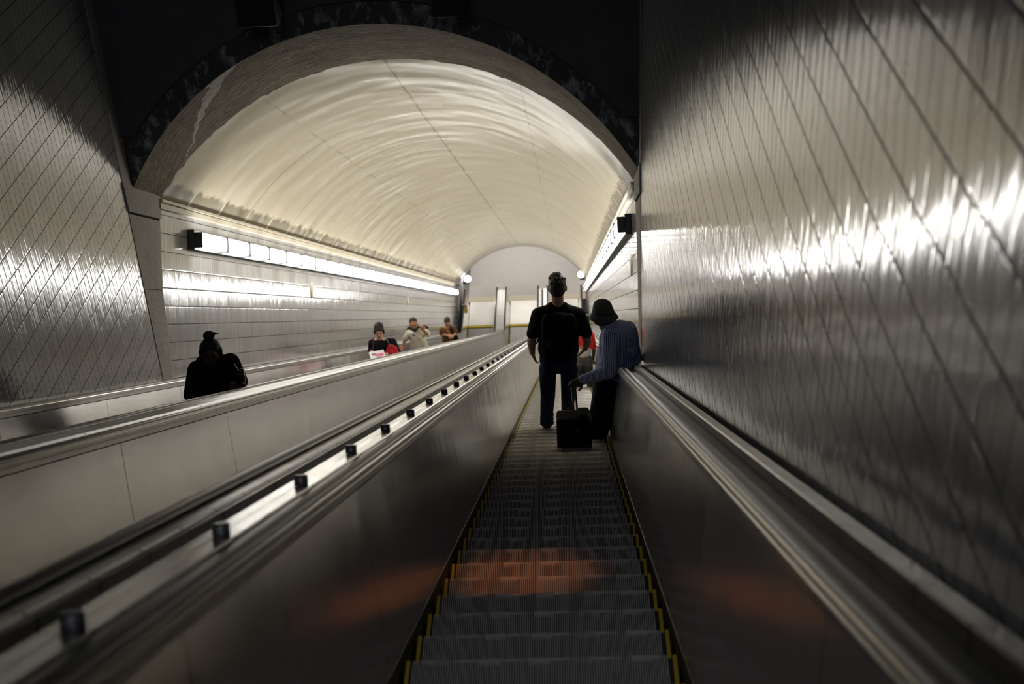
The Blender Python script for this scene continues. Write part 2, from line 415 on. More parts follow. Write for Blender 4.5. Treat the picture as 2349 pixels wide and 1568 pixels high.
for li, (xc, lab, main, dfirst) in enumerate(LANES):
    root = empty('escalator', lab, 'escalator', TILT, 'escalators in the tunnel')
    DB = -3.0
    for s in (-1, 1):
        ofs = -.077 if (s == 1 and li) else 0                # the two far escalators sit a little tighter on their right
        P = lambda o, k: (xc+s*(o+(ofs if o > .55 else ofs*.3)), k)
        q = sweep([P(.5, -.5), P(.505, .028), P(.53, .028), P(.53, -.5)], DB, 52, 2.4)
        part('skirt_panel', q, SKIRT, root)
        q = sweep([P(.508, .030), P(.5965, .672), P(.62, .672), P(.545, .03)], DB, 52, 2.6)
        part('side_panel', q, PANEL, root)
        q = sweep([P(.5945, .672), P(.593, .678), P(.594, .700), P(.5985, .703), P(.5985, .709), P(.594, .712), P(.5945, .722), P(.600, .727), P(.66, .727), P(.66, .672)], DB, 52, 2.65)
        part('top_trim', q, TRIM, root)
        c = .634; hr = [P(c+.030*math.cos(t), .728+.017*math.sin(t)) for t in [math.pi*j/8 for j in range(9)]]
        hr += [P(c-.030, .718), P(c+.030, .718)]
        # the handrail runs level over the landing and turns down round the newel
        pts = [path(k, DB, 52, flat=2.75) for x, k in hr]
        rings = [[(hr[i][0], pts[i][j][0], pts[i][j][1]) for i in range(len(hr))] for j in range(len(pts[0]))]
        d0, n0, a0 = path(.45, DB, 52, flat=2.75)[-1]
        for j in range(1, 9):
            b = math.pi*j/8
            ring = []
            for x, k in hr:
                rr = k-.45; dd = math.sin(b)*rr; nn = math.cos(b)*rr
                ring.append((x, d0+dd*CA-nn*SA, n0+dd*SA+nn*CA))
            rings.append(ring)
        part('handrail', MB().loft(rings), RUBBER, root, smooth=True)
        # rounded newel behind it
        mb = MB(); ring = []
        for j in range(13):
            b = math.pi*j/12; rr = .262
            dd, nn = math.sin(b)*rr, math.cos(b)*rr
            ring.append((d0+dd*CA-nn*SA, n0+dd*SA+nn*CA))
        ring += [(d0-.5*SA*-1-.4, n0-.55)]
        mb.loft([[(P(.607, 0)[0], p[0], p[1]) for p in ring], [(P(.66, 0)[0], p[0], p[1]) for p in ring]])
        part('newel', mb, TRIM, root)
    mb = MB()                                                # landing plates with their yellow comb edge, in world terms
    inv = TILT.inverted()
    def wbox(mb, x0, x1, y0, y1, z0, z1):
        t = MB().box(x0, x1, y0, y1, z0, z1); mb.add([inv @ Vector(p) for p in t.v], t.f)
    wbox(mb, xc-.5, xc+.5, YCOMB+.13, YCOMB+1.86, ZL-.03, ZL+.012); part('landing_plate', mb, PLATE, root)
    mb = MB(); wbox(mb, xc-.5, xc+.5, YCOMB, YCOMB+.13, ZL-.03, ZL+.010); part('comb', mb, plain('yellow_comb', (.62, .46, .02), .6), root)
    # steps
    path0 = path(0, 0, 52, flat=1.8); ks = []; d = FIRST; k = 0
    while d > dfirst: d -= PITCH; k -= 1
    ymax = YCOMB+.02; n_ = 0; late = []
    while True:
        dk = FIRST+k*PITCH; p = S(0, dk, 0); y, z = p.y, p.z
        if dk > KNEE-.55:                                    # steps level out before the comb
            y = S(0, KNEE-.55, 0).y+(dk-(KNEE-.55))*1.0; t = min(1, (dk-(KNEE-.55))/1.3); z0 = S(0, KNEE-.55, 0).z
            z = z0+(ZL-z0)*(1-(1-t)**2) if z0 > ZL else ZL
        if y > ymax: break
        if dk > dfirst-.01:
            if n_ < 100:
                o = obj('step', STEP, None, root); o.matrix_local = inv @ Matrix.Translation((xc, y, z)); n_ += 1
            else: late.append((y, z))
        k += 1
    if late:
        mb = MB()
        for (y, z) in late:
            t = MB().box(xc-.462, xc+.462, y-.4, y, z-.02, z); mb.add([inv @ Vector(p) for p in t.v], t.f, 0)
            for sx in (-1, 1):
                t = MB().box(min(xc+sx*.463, xc+sx*.49), max(xc+sx*.463, xc+sx*.49), y-.4, y, z-.02, z+.001); mb.add([inv @ Vector(p) for p in t.v], t.f, 1)
        o = part('distant_steps', mb, [STEPM, YELLOW], root); o['kind'] = 'stuff'
# decks between the escalators
DECKTOP = .733
def deck(lab):
    return empty('deck_cover', lab, 'deck', TILT)
root = deck('steel deck with a row of dark studs left of the nearest escalator')
part('cover_plate', sweep([(-.909, .60), (-.909, .735), (-.905, .7385), (-.862, .7406), (-.860, .7380), (-.857, .7409), (-.811, .7437), (-.807, .7395), (-.807, .60)], -3, 52, 2.6), DECKM, root)
part('side_gutter', sweep([(-.985, .60), (-.985, .690), (-.909, .690), (-.909, .60)], -3, 52, 2.6), GUTTER, root)
part('guide_rail', sweep([(-1.085, .60), (-1.085, .722), (-1.045, .722), (-1.040, .732), (-1.012, .732), (-1.008, .724), (-.988, .724), (-.988, .60)], -3, 52, 2.6), DECKR, root)
root = deck('plain steel deck between the middle and left escalators')
part('cover_plate', sweep([(-2.625, .60), (-2.625, .725), (-2.57, .725), (-2.565, .738), (-2.42, .738), (-2.415, .725), (-2.345, .725), (-2.345, .60)], -3, 52, 2.6), DECKP, root)
def ordinal(n):
    low = 'first second third fourth fifth sixth seventh eighth ninth tenth eleventh twelfth thirteenth fourteenth fifteenth sixteenth seventeenth eighteenth nineteenth'.split()
    if n < 20: return low[n-1]
    tens = {2: ('twenty', 'twentieth'), 3: ('thirty', 'thirtieth'), 4: ('forty', 'fortieth')}[n//10]
    return tens[1] if n % 10 == 0 else tens[0]+'-'+low[n % 10-1]
mb = MB().cyl((0, 0, 0), .0215, .030, 28).cyl((0, 0, .030), .0215, .003, 28, .0185)
mb.cyl((0, 0, .012), .0222, .003, 28)
STUD = mb.mesh('deck_stud')
for p in STUD.polygons: p.use_smooth = len(p.vertices) == 4
STUD.materials.append(STUDM)
sx = -.845; d = 2.336; kk = 0
while d < 49:
    o = bpy.data.objects.new('deck_stud', STUD); COL.objects.link(o); kk += 1
    o.matrix_world = TILT @ Matrix.Translation((sx, d, .7417))
    tag(o, 'dark round stud on the steel deck, %s in its row counted from the near end' % ordinal(kk), 'stud', 'studs along the steel deck')
    d += 1.014
# covers along the two walls
root = empty('deck_cover', 'grey steel cover strip between the right handrail and the right tiled wall', 'deck', TILT)
part('cover_plate', sweep([(.598, .60), (.598, .742), (.604, .746), (XR-.02, .726), (XR-.02, .60)], -3, 49.5), DECKR, root)
part('side_gutter', sweep([(.525, .60), (.525, .705), (.598, .705), (.598, .60)], -3, 49.5), GUTTER, root)
root = empty('deck_cover', 'grey steel cover strip between the left escalator and the left tiled wall', 'deck', TILT)
part('cover_plate', sweep([(XL+.01, .60), (XL+.01, .725), (XL+.125, .735), (XL+.13, .60)], -3, 49.5), DECKR, root)

# ------------------------------------------------------------------ strip lights
LEN = 1.135
g = G('lit_diffuser'); o_, x_, y_, z_ = g.obj()
e_ = g.mt('SUBTRACT', LEN/2, g.mt('ABSOLUTE', g.mt('SUBTRACT', y_, LEN/2)))
sm = g.n('MapRange', interpolation_type='SMOOTHSTEP', i0=e_); sm.inputs[1].default_value = 0; sm.inputs[2].default_value = .22
g.set(color=(.9, .9, .88), rough=.4, emit=(1, .975, .925), emit_s=g.mt('MULTIPLY', LAMP, g.mt('ADD', .12, sm.outputs[0]))); LIT = g.m
HOUS = plain('dark_lamp_housing', (.045, .046, .05), .5)
def light_meshes(s):
    X = lambda a, b: (min(s*a, s*b), max(s*a, s*b))
    h = MB().box(*X(0, .055), 0, LEN-.002, -.105, .105); h.box(*X(.055, .07), 0, LEN-.002, -.104, -.092); h.box(*X(.055, .062), 0, LEN-.002, .085, .104)
    d = MB()
    ring = [(s*.062, -.084), (s*.128, -.084), (s*.147, -.066), (s*.150, .05), (s*.135, .076), (s*.062, .078)]
    d.loft([[(x, .012, z) for x, z in ring], [(x, LEN-.024, z) for x, z in ring]])
    e = MB(); e.box(*X(.058, .160), LEN-.023, LEN-.001, -.094, .084)
    return h.mesh('housing'), d.mesh('diffuser'), e.mesh('divider')
for side, xa, s in (('left', XL, 1), ('right', XR, -1)):
    hm, dm, em = light_meshes(s); hm.materials.append(HOUS); dm.materials.append(LIT); em.materials.append(DARKG)
    for k in range(31):
        o = empty('wall_light', 'lit strip light on the %s tunnel wall, %s from the near end of its row' % (side, ordinal(k+1)), 'light', TILT @ Matrix.Translation((xa, 15.05+k*LEN, 2.175)), 'strip lights along the %s tunnel wall' % side)
        for nm, me in (('housing', hm), ('diffuser', dm), ('divider', em)): obj(nm, me, None, o)
        if k == 0:
            X = lambda a, b: (min(s*a, s*b), max(s*a, s*b))
            part('end_cap', MB().box(*X(0, .07), -.03, 0, -.108, .112).box(*X(.07, .152), -.015, 0.010, -.086, .082), DARKG, o, bevel=.006)
# lamps on the landing walls
BULB = G('lit_bulb'); BULB.set(color=(.9, .9, .88), emit=(1, .96, .9), emit_s=9)
for nm, px, py, lab, xw in (('wall_lamp', 1052, 640, 'small lit lamp where the left tunnel wall ends', XL), ('wall_lamp', 1340, 629, 'small round lit lamp where the right tunnel wall ends', XR)):
    p = at(px, py, 48.2); s = 1 if xw < -1 else -1; p.x = xw+s*(.22 if s > 0 else .18)
    o = empty(nm, lab, 'lamp', Matrix.Translation(p))
    b = MB()
    rings = [[(.13*math.sin(math.pi*j/10)*math.cos(2*math.pi*k/16), .13*math.sin(math.pi*j/10)*math.sin(2*math.pi*k/16), -.13*math.cos(math.pi*j/10)) for k in range(16)] for j in range(1, 10)]
    part('globe', b.loft(rings), BULB.m, o, True)
    part('bracket', MB().box(min(0, -s*.24), max(0, -s*.24), -.03, .03, -.22, -.10).box(-.05, .05, -.05, .05, -.2, -.1), HOUS, o)
# cream discs on the walls
DISC = plain('cream_disc', (.62, .57, .44), .5)
for px, py, xw, r, lab in ((717, 665, XL, .125, 'cream round disc on the left tiled wall under the strip lights, the larger one'), (937, 690, XL, .11, 'cream round disc on the left tiled wall, the farther one above the man in beige'), (1446, 608, XR, .12, 'cream round disc on the right tiled wall under the strip lights')):
    s = 1 if xw < -1 else -1
    ray = RW @ Vector((px-1174.5, 784-py, -FPX)); p = CAMLOC+ray*((xw+s*.012)/ray.x); p = TILT.inverted() @ p; p.x = xw+s*.001
    o = part('wall_disc', MB().cyl((0, 0, 0), r, s*.008, 32, ax=0).cyl((s*.008, 0, 0), r, s*.006, 32, r*.86, ax=0), DISC)
    o.matrix_world = TILT @ Matrix.Translation(p); tag(o, lab, 'disc')
# safety stickers on the newels
for px, py, Y, lab in ((1153, 711, 46.0, 'yellow safety sign between the middle and nearest escalators at the landing'), (1066, 709, 46.0, 'yellow safety sign at the foot of the left escalator')):
    p = at(px, py, Y)
    o = empty('safety_sign', lab, 'sign', Matrix.Translation(p))
    part('plate', MB().box(-.10, .10, -.01, .01, -.16, .22), plain('white_sign', (.75, .72, .68), .5), o)
    part('yellow_panel', MB().box(-.095, .095, -.014, -.0105, -.155, .08), plain('sign_yellow', (.85, .55, .04), .5), o)
    part('red_band', MB().box(-.095, .095, -.014, -.0105, .10, .15), plain('sign_red', (.6, .12, .08), .5), o)
    part('black_mark', MB().box(-.05, .05, -.018, -.0145, -.06, -.03), BLACK, o)
    part('post', MB().box(-.03, .03, .01, .05, ZL-p.z, .2), TRIM, o)

# ------------------------------------------------------------------ figures
def fuse(name, prims, voxel, smooth=6):
    mb = MB()
    for p in prims:
        if p[0] == 'c': capsule(mb, *p[1:])
        else: ellipsoid(mb, *p[1:])
    me = bpy.data.meshes.new('tmp'); me.from_pydata(mb.v, [], mb.f); me.update()
    o = bpy.data.objects.new('tmp', me); COL.objects.link(o)
    md = o.modifiers.new('r', 'REMESH'); md.mode = 'VOXEL'; md.voxel_size = voxel; md.use_smooth_shade = True
    if smooth:
        ms = o.modifiers.new('s', 'SMOOTH'); ms.factor = .5; ms.iterations = smooth
    dg = bpy.context.evaluated_depsgraph_get(); dg.update()
    out = bpy.data.meshes.new_from_object(o.evaluated_get(dg)); out.name = name
    bpy.data.objects.remove(o); bpy.data.meshes.remove(me)
    for p in out.polygons: p.use_smooth = True
    return out
def frame(d):
    d = d.normalized(); a = Vector((0, 0, 1)) if abs(d.z) < .9 else Vector((1, 0, 0))
    u = d.cross(a).normalized(); return u, d.cross(u).normalized()
def capsule(mb, p, q, r0, r1, flat=1.0, fdir=None):
    """Tapered rounded limb; flat < 1 squashes it along fdir."""
    p, q = Vector(p), Vector(q); d = q-p
    if d.length < 1e-6: d = Vector((0, 0, 1e-4)); q = p+d
    u, v = frame(d)
    if fdir is not None:
        fd = Vector(fdir); fd = fd-d.normalized()*fd.dot(d.normalized()); v = fd.normalized(); u = v.cross(d.normalized())
    dn = d.normalized(); n = 14; rings = []
    for j in range(1, 6):
        a = math.pi/2*j/5; rings.append((p-dn*r0*math.cos(a), r0*math.sin(a)))
    for j in range(0, 5):
        a = math.pi/2*j/5; rings.append((q+dn*r1*math.sin(a), r1*math.cos(a)))
    mb.loft([[c+u*r*math.cos(2*math.pi*k/n)+v*r*flat*math.sin(2*math.pi*k/n) for k in range(n)] for c, r in rings])
def ellipsoid(mb, c, rx, ry, rz, rot=None):
    c = Vector(c); rot = rot or Matrix.Identity(3); rings = []
    for j in range(1, 12):
        t = math.pi*j/12
        rings.append([c+rot @ Vector((rx*math.sin(t)*math.cos(2*math.pi*k/16), ry*math.sin(t)*math.sin(2*math.pi*k/16), -rz*math.cos(t))) for k in range(16)])
    mb.loft(rings)
def basis(fwd, up):
    f = Vector(fwd).normalized(); u = Vector(up); u = (u-f*u.dot(f)).normalized(); r = f.cross(u)
    return Matrix((r, f, u)).transposed()                    # local x right, y forward, z up
def head_prims(c, B, k=1.0):
    """c: head centre at eye level; k scales a 0.23 m head."""
    L = lambda x, y, z: Vector(c)+B @ (Vector((x, y, z))*k)
    e = [('e', L(0, -.008, .028), .073*k, .094*k, .088*k, B), ('e', L(0, .018, -.045), .058*k, .070*k, .062*k, B),
         ('e', L(0, .050, -.088), .034*k, .030*k, .026*k, B), ('c', L(0, .088, .006), L(0, .108, -.030), .008*k, .015*k),
         ('c', L(-.03, .082, .022), L(.03, .082, .022), .013*k, .013*k), ('c', L(-.020, .085, -.062), L(.020, .085, -.062), .010*k, .010*k),
         ('e', L(-.048, .055, -.030), .022*k, .025*k, .026*k, B), ('e', L(.048, .055, -.030), .022*k, .025*k, .026*k, B)]
    for s in (-1, 1): e.append(('e', L(s*.076, -.008, -.012), .011*k, .022*k, .034*k, B))
    return e, L
def hand_prims(wr, dr, nrm, k=1.0, curl=.5, thumb=1, spread=.1):
    """Palm and five fingers; dr points along the fingers, nrm out of the back of the hand, thumb +1/-1 says which side."""
    dr = Vector(dr).normalized(); nrm = Vector(nrm); nrm = (nrm-dr*nrm.dot(dr)).normalized(); sd = dr.cross(nrm)*thumb
    wr = Vector(wr); out = []
    for t in (-.028, -.009, .009, .028): out.append(('c', wr+sd*t*.7*k+dr*.01*k, wr+dr*.085*k+sd*t*k, .016*k, .0135*k))
    for i, (t, l) in enumerate(((.032, .070), (.011, .080), (-.011, .074), (-.032, .056))):
        b = wr+dr*.090*k+sd*t*k; a1 = curl*(.6+.1*i)
        fd = (dr+sd*t*spread*20)*1.0; fd.normalize()
        d1 = fd*math.cos(a1)-nrm*math.sin(a1); m = b+d1*l*.52*k
        a2 = curl*1.7+.1*i; d2 = fd*math.cos(a2)-nrm*math.sin(a2); e = m+d2*l*.48*k
        out += [('c', b, m, .0105*k, .0092*k), ('c', m, e, .0092*k, .0075*k)]
    b = wr+sd*.030*k+dr*.025*k; m = b+(sd*.7+dr*.6-nrm*.35).normalized()*.042*k; e = m+(sd*.15+dr*.8-nrm*(.3+curl*.4)).normalized()*.034*k
    out += [('c', wr+dr*.01*k, b, .017*k, .014*k), ('c', b, m, .014*k, .0115*k), ('c', m, e, .0115*k, .009*k)]
    return out
def skin(name, c):
    g = G(name); o, x, y, z = g.obj(); g.set(color=g.mix(g.noise(o, 14), tuple(k*.86 for k in c), tuple(k*1.1 for k in c)), rough=.55, spec=.35); return g.m
def tread_z(y):                                              # height of the step a foot at world y stands on
    k = math.ceil((y/CA-FIRST)/PITCH-1e-6); return -(FIRST+k*PITCH)*SA
def limb(a, b, c, ra, rb, rc): return [('c', a, b, ra, rb), ('c', b, c, rb, rc)]
def person(label, base):
    o = empty('person', label, 'person', Matrix.Translation(base)); return o
def wear(name, root, prims, m, voxel=.011, smooth=5, label=None, attr=None):
    org = (root.parent or root).matrix_world.translation
    loc = [tuple((v-org) if (isinstance(v, Vector) and i in ((1, 2) if p[0] == 'c' else (1,))) else v for i, v in enumerate(p)) for p in prims]
    me = fuse(name, loc, voxel, smooth); o = obj(name, me, m, root)
    if label: o['label'] = label
    if attr: attr(me, loc)
    return o
def shoe_prims(ankle, toe_dir, k=1.0):
    t = Vector(toe_dir).normalized(); a = Vector(ankle)
    heel = a-Vector((0, 0, .055*k))-t*.035*k
    return [('c', a+Vector((0, 0, .03)), heel+Vector((0, 0, .005)), .046*k, .042*k), ('c', heel, heel+t*.20*k, .040*k, .036*k, .75, (0, 0, 1)), ('c', heel-Vector((0, 0, .018*k)), heel+t*.20*k-Vector((0, 0, .014*k)), .036*k, .036*k, .5, (0, 0, 1))]
def eyes(root, L, k, m):
    org = root.matrix_world.translation
    for s in (-1, 1):
        mb = MB(); ellipsoid(mb, L(s*.031, .079, .002)-org, .013*k, .010*k, .007*k); part('eye', mb, m, root, True)
EYEM = plain('dark_eye', (.02, .016, .013), .25)
UP = Vector((0, 0, 1))

# --- man in black tee, walking down
Y = 13.80
J = lambda px, py, dy=0: at(px, py, Y+dy)
foot = J(1252, 992, .05); base = Vector((foot.x+.1, Y+.05, tread_z(Y+.05)))
man = person('tall man in a black tee and jeans seen from behind on the nearest escalator', base)
K1 = 1.20
hc = J(1278.5, 657, 0)
B = basis((.03, 1, -.10), (0, 0, 1))
hp, L = head_prims(hc, B, K1)
neck0, neck1 = J(1278.5, 672, -.02), J(1280, 702, -.03)
shl, shr = J(1235, 722, 0), J(1328, 722, 0)
ell, elr = J(1219, 783, -.02), J(1348, 780, .0)
wrl, wrr = J(1221, 808, .02), J(1342, 799, .08)
hipl, hipr = J(1256, 846, 0), J(1306, 846, 0)
knl, knr = J(1257, 905, .06), J(1304, 906, .10)
zl = tread_z(Y+.05); zr = tread_z(Y+.40)
anl = J(1253, 972, -.15); anl.z = zl+.105; anr = Vector((J(1302, 960, .42).x, Y+.42, zr+.105))
arms = limb(shl, ell, wrl, .062, .050, .034)+limb(shr, elr, wrr, .062, .050, .034)
hands = hand_prims(wrl, (.22, .15, -1), (-.9, -.3, -.1), 1.12, .45, 1)+hand_prims(wrr, (-.55, .2, -.7), (.75, -.3, -.6), 1.12, .7, -1)
chest = [('c', J(1281, 730), J(1281, 800), .15, .14, .72, (0, 1, 0)), ('c', J(1281, 800), J(1281, 808), .13, .12, .7, (0, 1, 0))]
legs = limb(hipl, knl, anl, .080, .052, .036)+limb(hipr, knr, anr, .080, .052, .036)
wear('body', man, hp+[('c', neck0, neck1.lerp(neck0, .2), .066, .064)]+arms+hands+chest+legs, skin('tan_skin', (.36, .20, .14)), .0075, 3)
BLK = cloth('black_cotton', (.012, .012, .013)); JEAN = cloth('dark_blue_denim', (.014, .02, .045)); SHOE = plain('black_shoe_leather', (.012, .012, .012), .4)
sl, sr = shl.lerp(ell, .70)+Vector((-.012, 0, 0)), shr.lerp(elr, .70)+Vector((.012, 0, 0))
tee = [('c', J(1250, 728), J(1312, 728), .10, .10, .95, (0, 1, 0)), ('c', shl, sl, .080, .066), ('c', shr, sr, .080, .068),
       ('c', J(1267, 706, -.035), J(1292, 706, -.035), .070, .070), ('c', J(1264, 709), shl, .066, .080), ('c', J(1295, 709), shr, .066, .080),
       ('c', J(1258, 735), J(1257, 790), .115, .11, .95, (0, 1, 0)), ('c', J(1305, 735), J(1304, 790), .115, .11, .95, (0, 1, 0)), ('c', J(1281, 726), J(1281, 800), .16, .15, .7, (0, 1, 0)),
       ('c', J(1260, 785), J(1259, 800), .12, .122, .95, (0, 1, 0)), ('c', J(1302, 785), J(1303, 800), .12, .122, .95, (0, 1, 0)), ('c', J(1262, 804), J(1300, 804), .122, .122, .95, (0, 1, 0))]
wear('shirt', man, tee, BLK, .011, 4)
jn = [('c', J(1270, 840), J(1293, 840), .085, .085, .9, (0, 1, 0)), ('c', J(1260, 822), J(1302, 822), .112, .112, .95, (0, 1, 0))]+limb(hipl, knl, anl+Vector((0, 0, .15)), .100, .084, .068)+limb(hipr, knr, anr+Vector((0, 0, .13)), .100, .084, .068)
for q in ((knl, anl), (knr, anr)):
    for t, r_ in ((.64, .079), (.74, .082), (.52, .079)): jn.append(('e', q[0].lerp(q[1], t), r_, r_, .028))
wear('jeans', man, jn, JEAN, .011, 3)
for q in (anl, anr): wear('shoe', man, shoe_prims(q, (0, 1, 0), 1.3), SHOE, .008, 3)
hr_ = [('e', L(0, -.014, .045), .080*K1, .098*K1, .086*K1, B), ('e', L(0, -.045, -.005), .074*K1, .062*K1, .075*K1, B)]
random.seed(11)
for q in range(46):
    a, t = random.uniform(0, 2*math.pi), random.uniform(0, 1.25)
    v = Vector((.080*math.sin(t)*math.cos(a), -.014+.098*math.sin(t)*math.sin(a), .045+.086*math.cos(t)))
    e = v+Vector((random.uniform(-.012, .008), random.uniform(-.014, .008), random.uniform(.0, .010)))
    hr_.append(('c', L(*v), L(*e), .011*K1, .004*K1))
wear('hair', man, hr_, plain('dark_brown_hair', (.018, .011, .007), .55, bump=.01), .0065, 1)
# backpack worn on his back
bp = empty('backpack', 'dark navy backpack worn by the tall man in the black tee', 'bag', Matrix.Translation(J(1283, 800, -.2)))
NAVY = cloth('navy_nylon', (.006, .008, .015), .006, .8)
wear('pack', bp, [('c', J(1260, 740, -.15), J(1262, 806, -.15), .09, .095, .7, (0, 1, 0)), ('c', J(1304, 740, -.15), J(1302, 806, -.15), .09, .095, .7, (0, 1, 0)), ('c', J(1282, 738, -.15), J(1282, 810, -.15), .12, .12, .65, (0, 1, 0)), ('c', J(1256, 728, -.14), J(1308, 728, -.14), .05, .05)], NAVY, .011, 4)
wear('front_pocket', bp, [('c', J(1268, 790, -.255), J(1302, 790, -.255), .055, .055, .6, (0, 1, 0))], NAVY, .01, 4)
wear('loose_strap', bp, [('c', J(1239, 760, -.13), J(1233, 783, -.12), .012, .010), ('c', J(1233, 783, -.12), J(1229, 788, -.12), .010, .008)], NAVY, .006, 1)
for sx in (1254, 1309): wear('shoulder_strap', bp, [('c', J(sx, 742, -.14), J(sx, 712, -.09), .022, .022, .5, (0, 1, 0)), ('c', J(sx, 712, -.09), J(sx+(4 if sx < 1280 else -4), 705, .04), .022, .022, .5, (0, 0, 1))], NAVY, .008, 2)

# --- older man in the striped shirt, leaning on the handrail
Y = 12.37
J = lambda px, py, dy=0: at(px, py, Y+dy)
base = Vector((J(1385, 1010).x, Y, tread_z(Y)))
old = person('man in a grey bucket hat and blue striped shirt leaning on the right handrail', base)
K2 = 1.0
hc = J(1384, 728, .02); B = basis((-.75, .60, -.30), (-.12, 0, 1)); hp, L = head_prims(hc, B, K2)
shl, shr = J(1396, 768, -.12), J(1443, 762, .10)
ell, wrl = J(1401, 850, -.16), J(1337, 871, -.30)
elr, wrr = J(1455, 822, .02), J(1443, 846, .12)
hipl, hipr = J(1389, 868, -.02), J(1412, 862, .04)
knl, knr = J(1374, 935, .03), J(1396, 938, .08)
anl = Vector((J(1361, 1010).x, Y-.03, tread_z(Y-.03)+.10)); anr = Vector((J(1381, 1010).x, Y+.06, tread_z(Y+.06)+.10))
neck0, neck1 = J(1388, 738, .02), J(1406, 760, 0)
arms = limb(shl, ell, wrl, .052, .044, .031)+limb(shr, elr, wrr, .052, .044, .031)
grip = J(1313, 882, -.36)
hands = hand_prims(wrl, grip-wrl, (.25, -.4, .9), 1.05, .75, -1)+hand_prims(wrr, (-.3, .5, -.5), (.2, 0, 1), 1.0, .5, -1)
chest = [('c', J(1415, 768), J(1418, 845), .13, .14, .75, (-.3, 1, 0))]
legs = limb(hipl, knl, anl, .075, .055, .04)+limb(hipr, knr, anr, .075, .055, .04)
wear('body', old, hp+[('c', neck0, neck1, .052, .058)]+arms+hands+chest+legs, skin('dark_brown_skin', (.075, .042, .03)), .0065, 3)
# striped shirt: stripes follow whichever limb the cloth hangs on
g = G('blue_striped_cotton')
at_ = g.n('Attribute', attribute_name='stripe'); s_ = at_.outputs['Fac']
t_ = g.mt('FRACT', g.mt('DIVIDE', s_, .0195))
o_, x_, y_, z_ = g.obj()
c_ = g.mix(g.mt('GREATER_THAN', t_, .42), (.74, .80, .98), (.045, .085, .36))
c_ = g.mix(g.mt('MULTIPLY', g.mt('LESS_THAN', g.mt('ABSOLUTE', g.mt('SUBTRACT', t_, .7)), .06), .8), c_, (.30, .22, .26))
g.set(color=c_, rough=.85, spec=.2); g.bump(g.noise(o_, 6, 4), .03, .9)
STRIPE = g.m
def stripes(me, prims):
    bones = [(Vector(p[1]), Vector(p[2]), (p[3]+p[4])/2) for p in prims if p[0] == 'c']
    a = me.attributes.new('stripe', 'FLOAT', 'POINT')
    vals = []
    for v in me.vertices:
        best = None
        for (p, q, r) in bones:
            d = q-p; t = max(0, min(1, (v.co-p).dot(d)/max(d.length_squared, 1e-9))); dist = (v.co-(p+d*t)).length-r
            if best is None or dist < best[0]: best = (dist, p, d, r, t)
        _, p, d, r, t = best
        u, w_ = frame(d); rel = v.co-(p+d*t); vals.append(math.atan2(rel.dot(w_), rel.dot(u))*max(r, .05))
    a.data.foreach_set('value', vals)
torso = [('c', J(1418, 770, 0), J(1417, 842, 0), .165, .155, .78, (-.4, 1, 0)), ('c', J(1434, 775, .02), J(1430, 836, .03), .125, .13, .9, (-.3, 1, 0)),
         ('c', J(1436, 800, .02), J(1432, 832, .02), .13, .12), ('c', J(1402, 775, -.02), J(1400, 840, -.02), .12, .13, .9, (-.4, 1, 0)),
         ('c', J(1404, 757, -.04), J(1440, 755, .06), .088, .085)]
shirt = wear('shirt', old, torso+[('c', J(1400, 752, 0), J(1396, 756, 0), .06, .07)], STRIPE, .0105, 4, attr=stripes)
o = wear('sleeve', shirt, [('c', shl.lerp(shr, .05), ell, .082, .072), ('e', ell, .078, .078, .066)], STRIPE, .0095, 4, attr=stripes)
o = wear('sleeve', shirt, [('c', ell, ell.lerp(wrl, .5), .076, .062), ('c', ell.lerp(wrl, .5), wrl, .062, .047), ('c', wrl.lerp(ell, .08), wrl, .050, .050)], STRIPE, .0095, 3, attr=stripes)
o = wear('sleeve', shirt, [('c', shr, elr, .088, .072), ('c', elr, elr.lerp(wrr, .8), .068, .05)], STRIPE, .0095, 4, attr=stripes)
wear('collar', shirt, [('c', J(1379, 752, -.06), J(1392, 764, -.10), .018, .022), ('c', J(1379, 752, -.06), J(1404, 744, .02), .018, .022), ('c', J(1404, 744, .02), J(1416, 742, .06), .02, .018)], STRIPE, .008, 3, attr=stripes)
TROU = cloth('navy_trouser', (.014, .018, .032))
wear('trousers', old, [('c', J(1395, 858, 0), J(1418, 855, .04), .112, .112)]+limb(hipl, knl, anl+Vector((0, 0, .02)), .112, .088, .068)+limb(hipr, knr, anr+Vector((0, 0, .02)), .105, .085, .068), TROU, .0105, 4)
wear('waist_pouch', old, [('c', J(1438, 858, .08), J(1452, 856, .12), .040, .035)], BLK, .009, 3)
for q in (anl, anr): wear('shoe', old, shoe_prims(q, (-.35, 1, 0), 1.0), SHOE, .008, 3)
# bucket hat
HATM = cloth('charcoal_felt', (.085, .085, .082), .006)
mb = MB(); n = 40; prof = [(.002, .156), (.03, .154), (.058, .147), (.080, .132), (.094, .105), (.106, .05), (.112, .030), (.124, .012), (.140, -.012), (.149, -.030), (.145, -.034), (.126, .004), (.106, .022), (.103, .05)]
hatB = basis((-.75, .60, -.10), (.03, -.02, 1)); hcen = hc+hatB @ Vector((0, -.005, .032))
org = old.matrix_world.translation
mb.loft([[hcen+hatB @ Vector((r*.86*math.cos(2*math.pi*k/n), r*1.0*math.sin(2*math.pi*k/n), z+.006*math.sin(3*2*math.pi*k/n)*(r > .12)))-org for k in range(n)] for r, z in prof])
hat = part('bucket_hat', mb, HATM, old, True)
mb = MB(); mb.loft([[hcen+hatB @ Vector((r*.86*math.cos(2*math.pi*k/n), r*1.0*math.sin(2*math.pi*k/n), z))-org for k in range(n)] for r, z in ((.1125, .030), (.1095, .052), (.1075, .052), (.110, .030))])
part('hat_band', mb, plain('dark_hat_band', (.022, .022, .023), .8), hat, True)
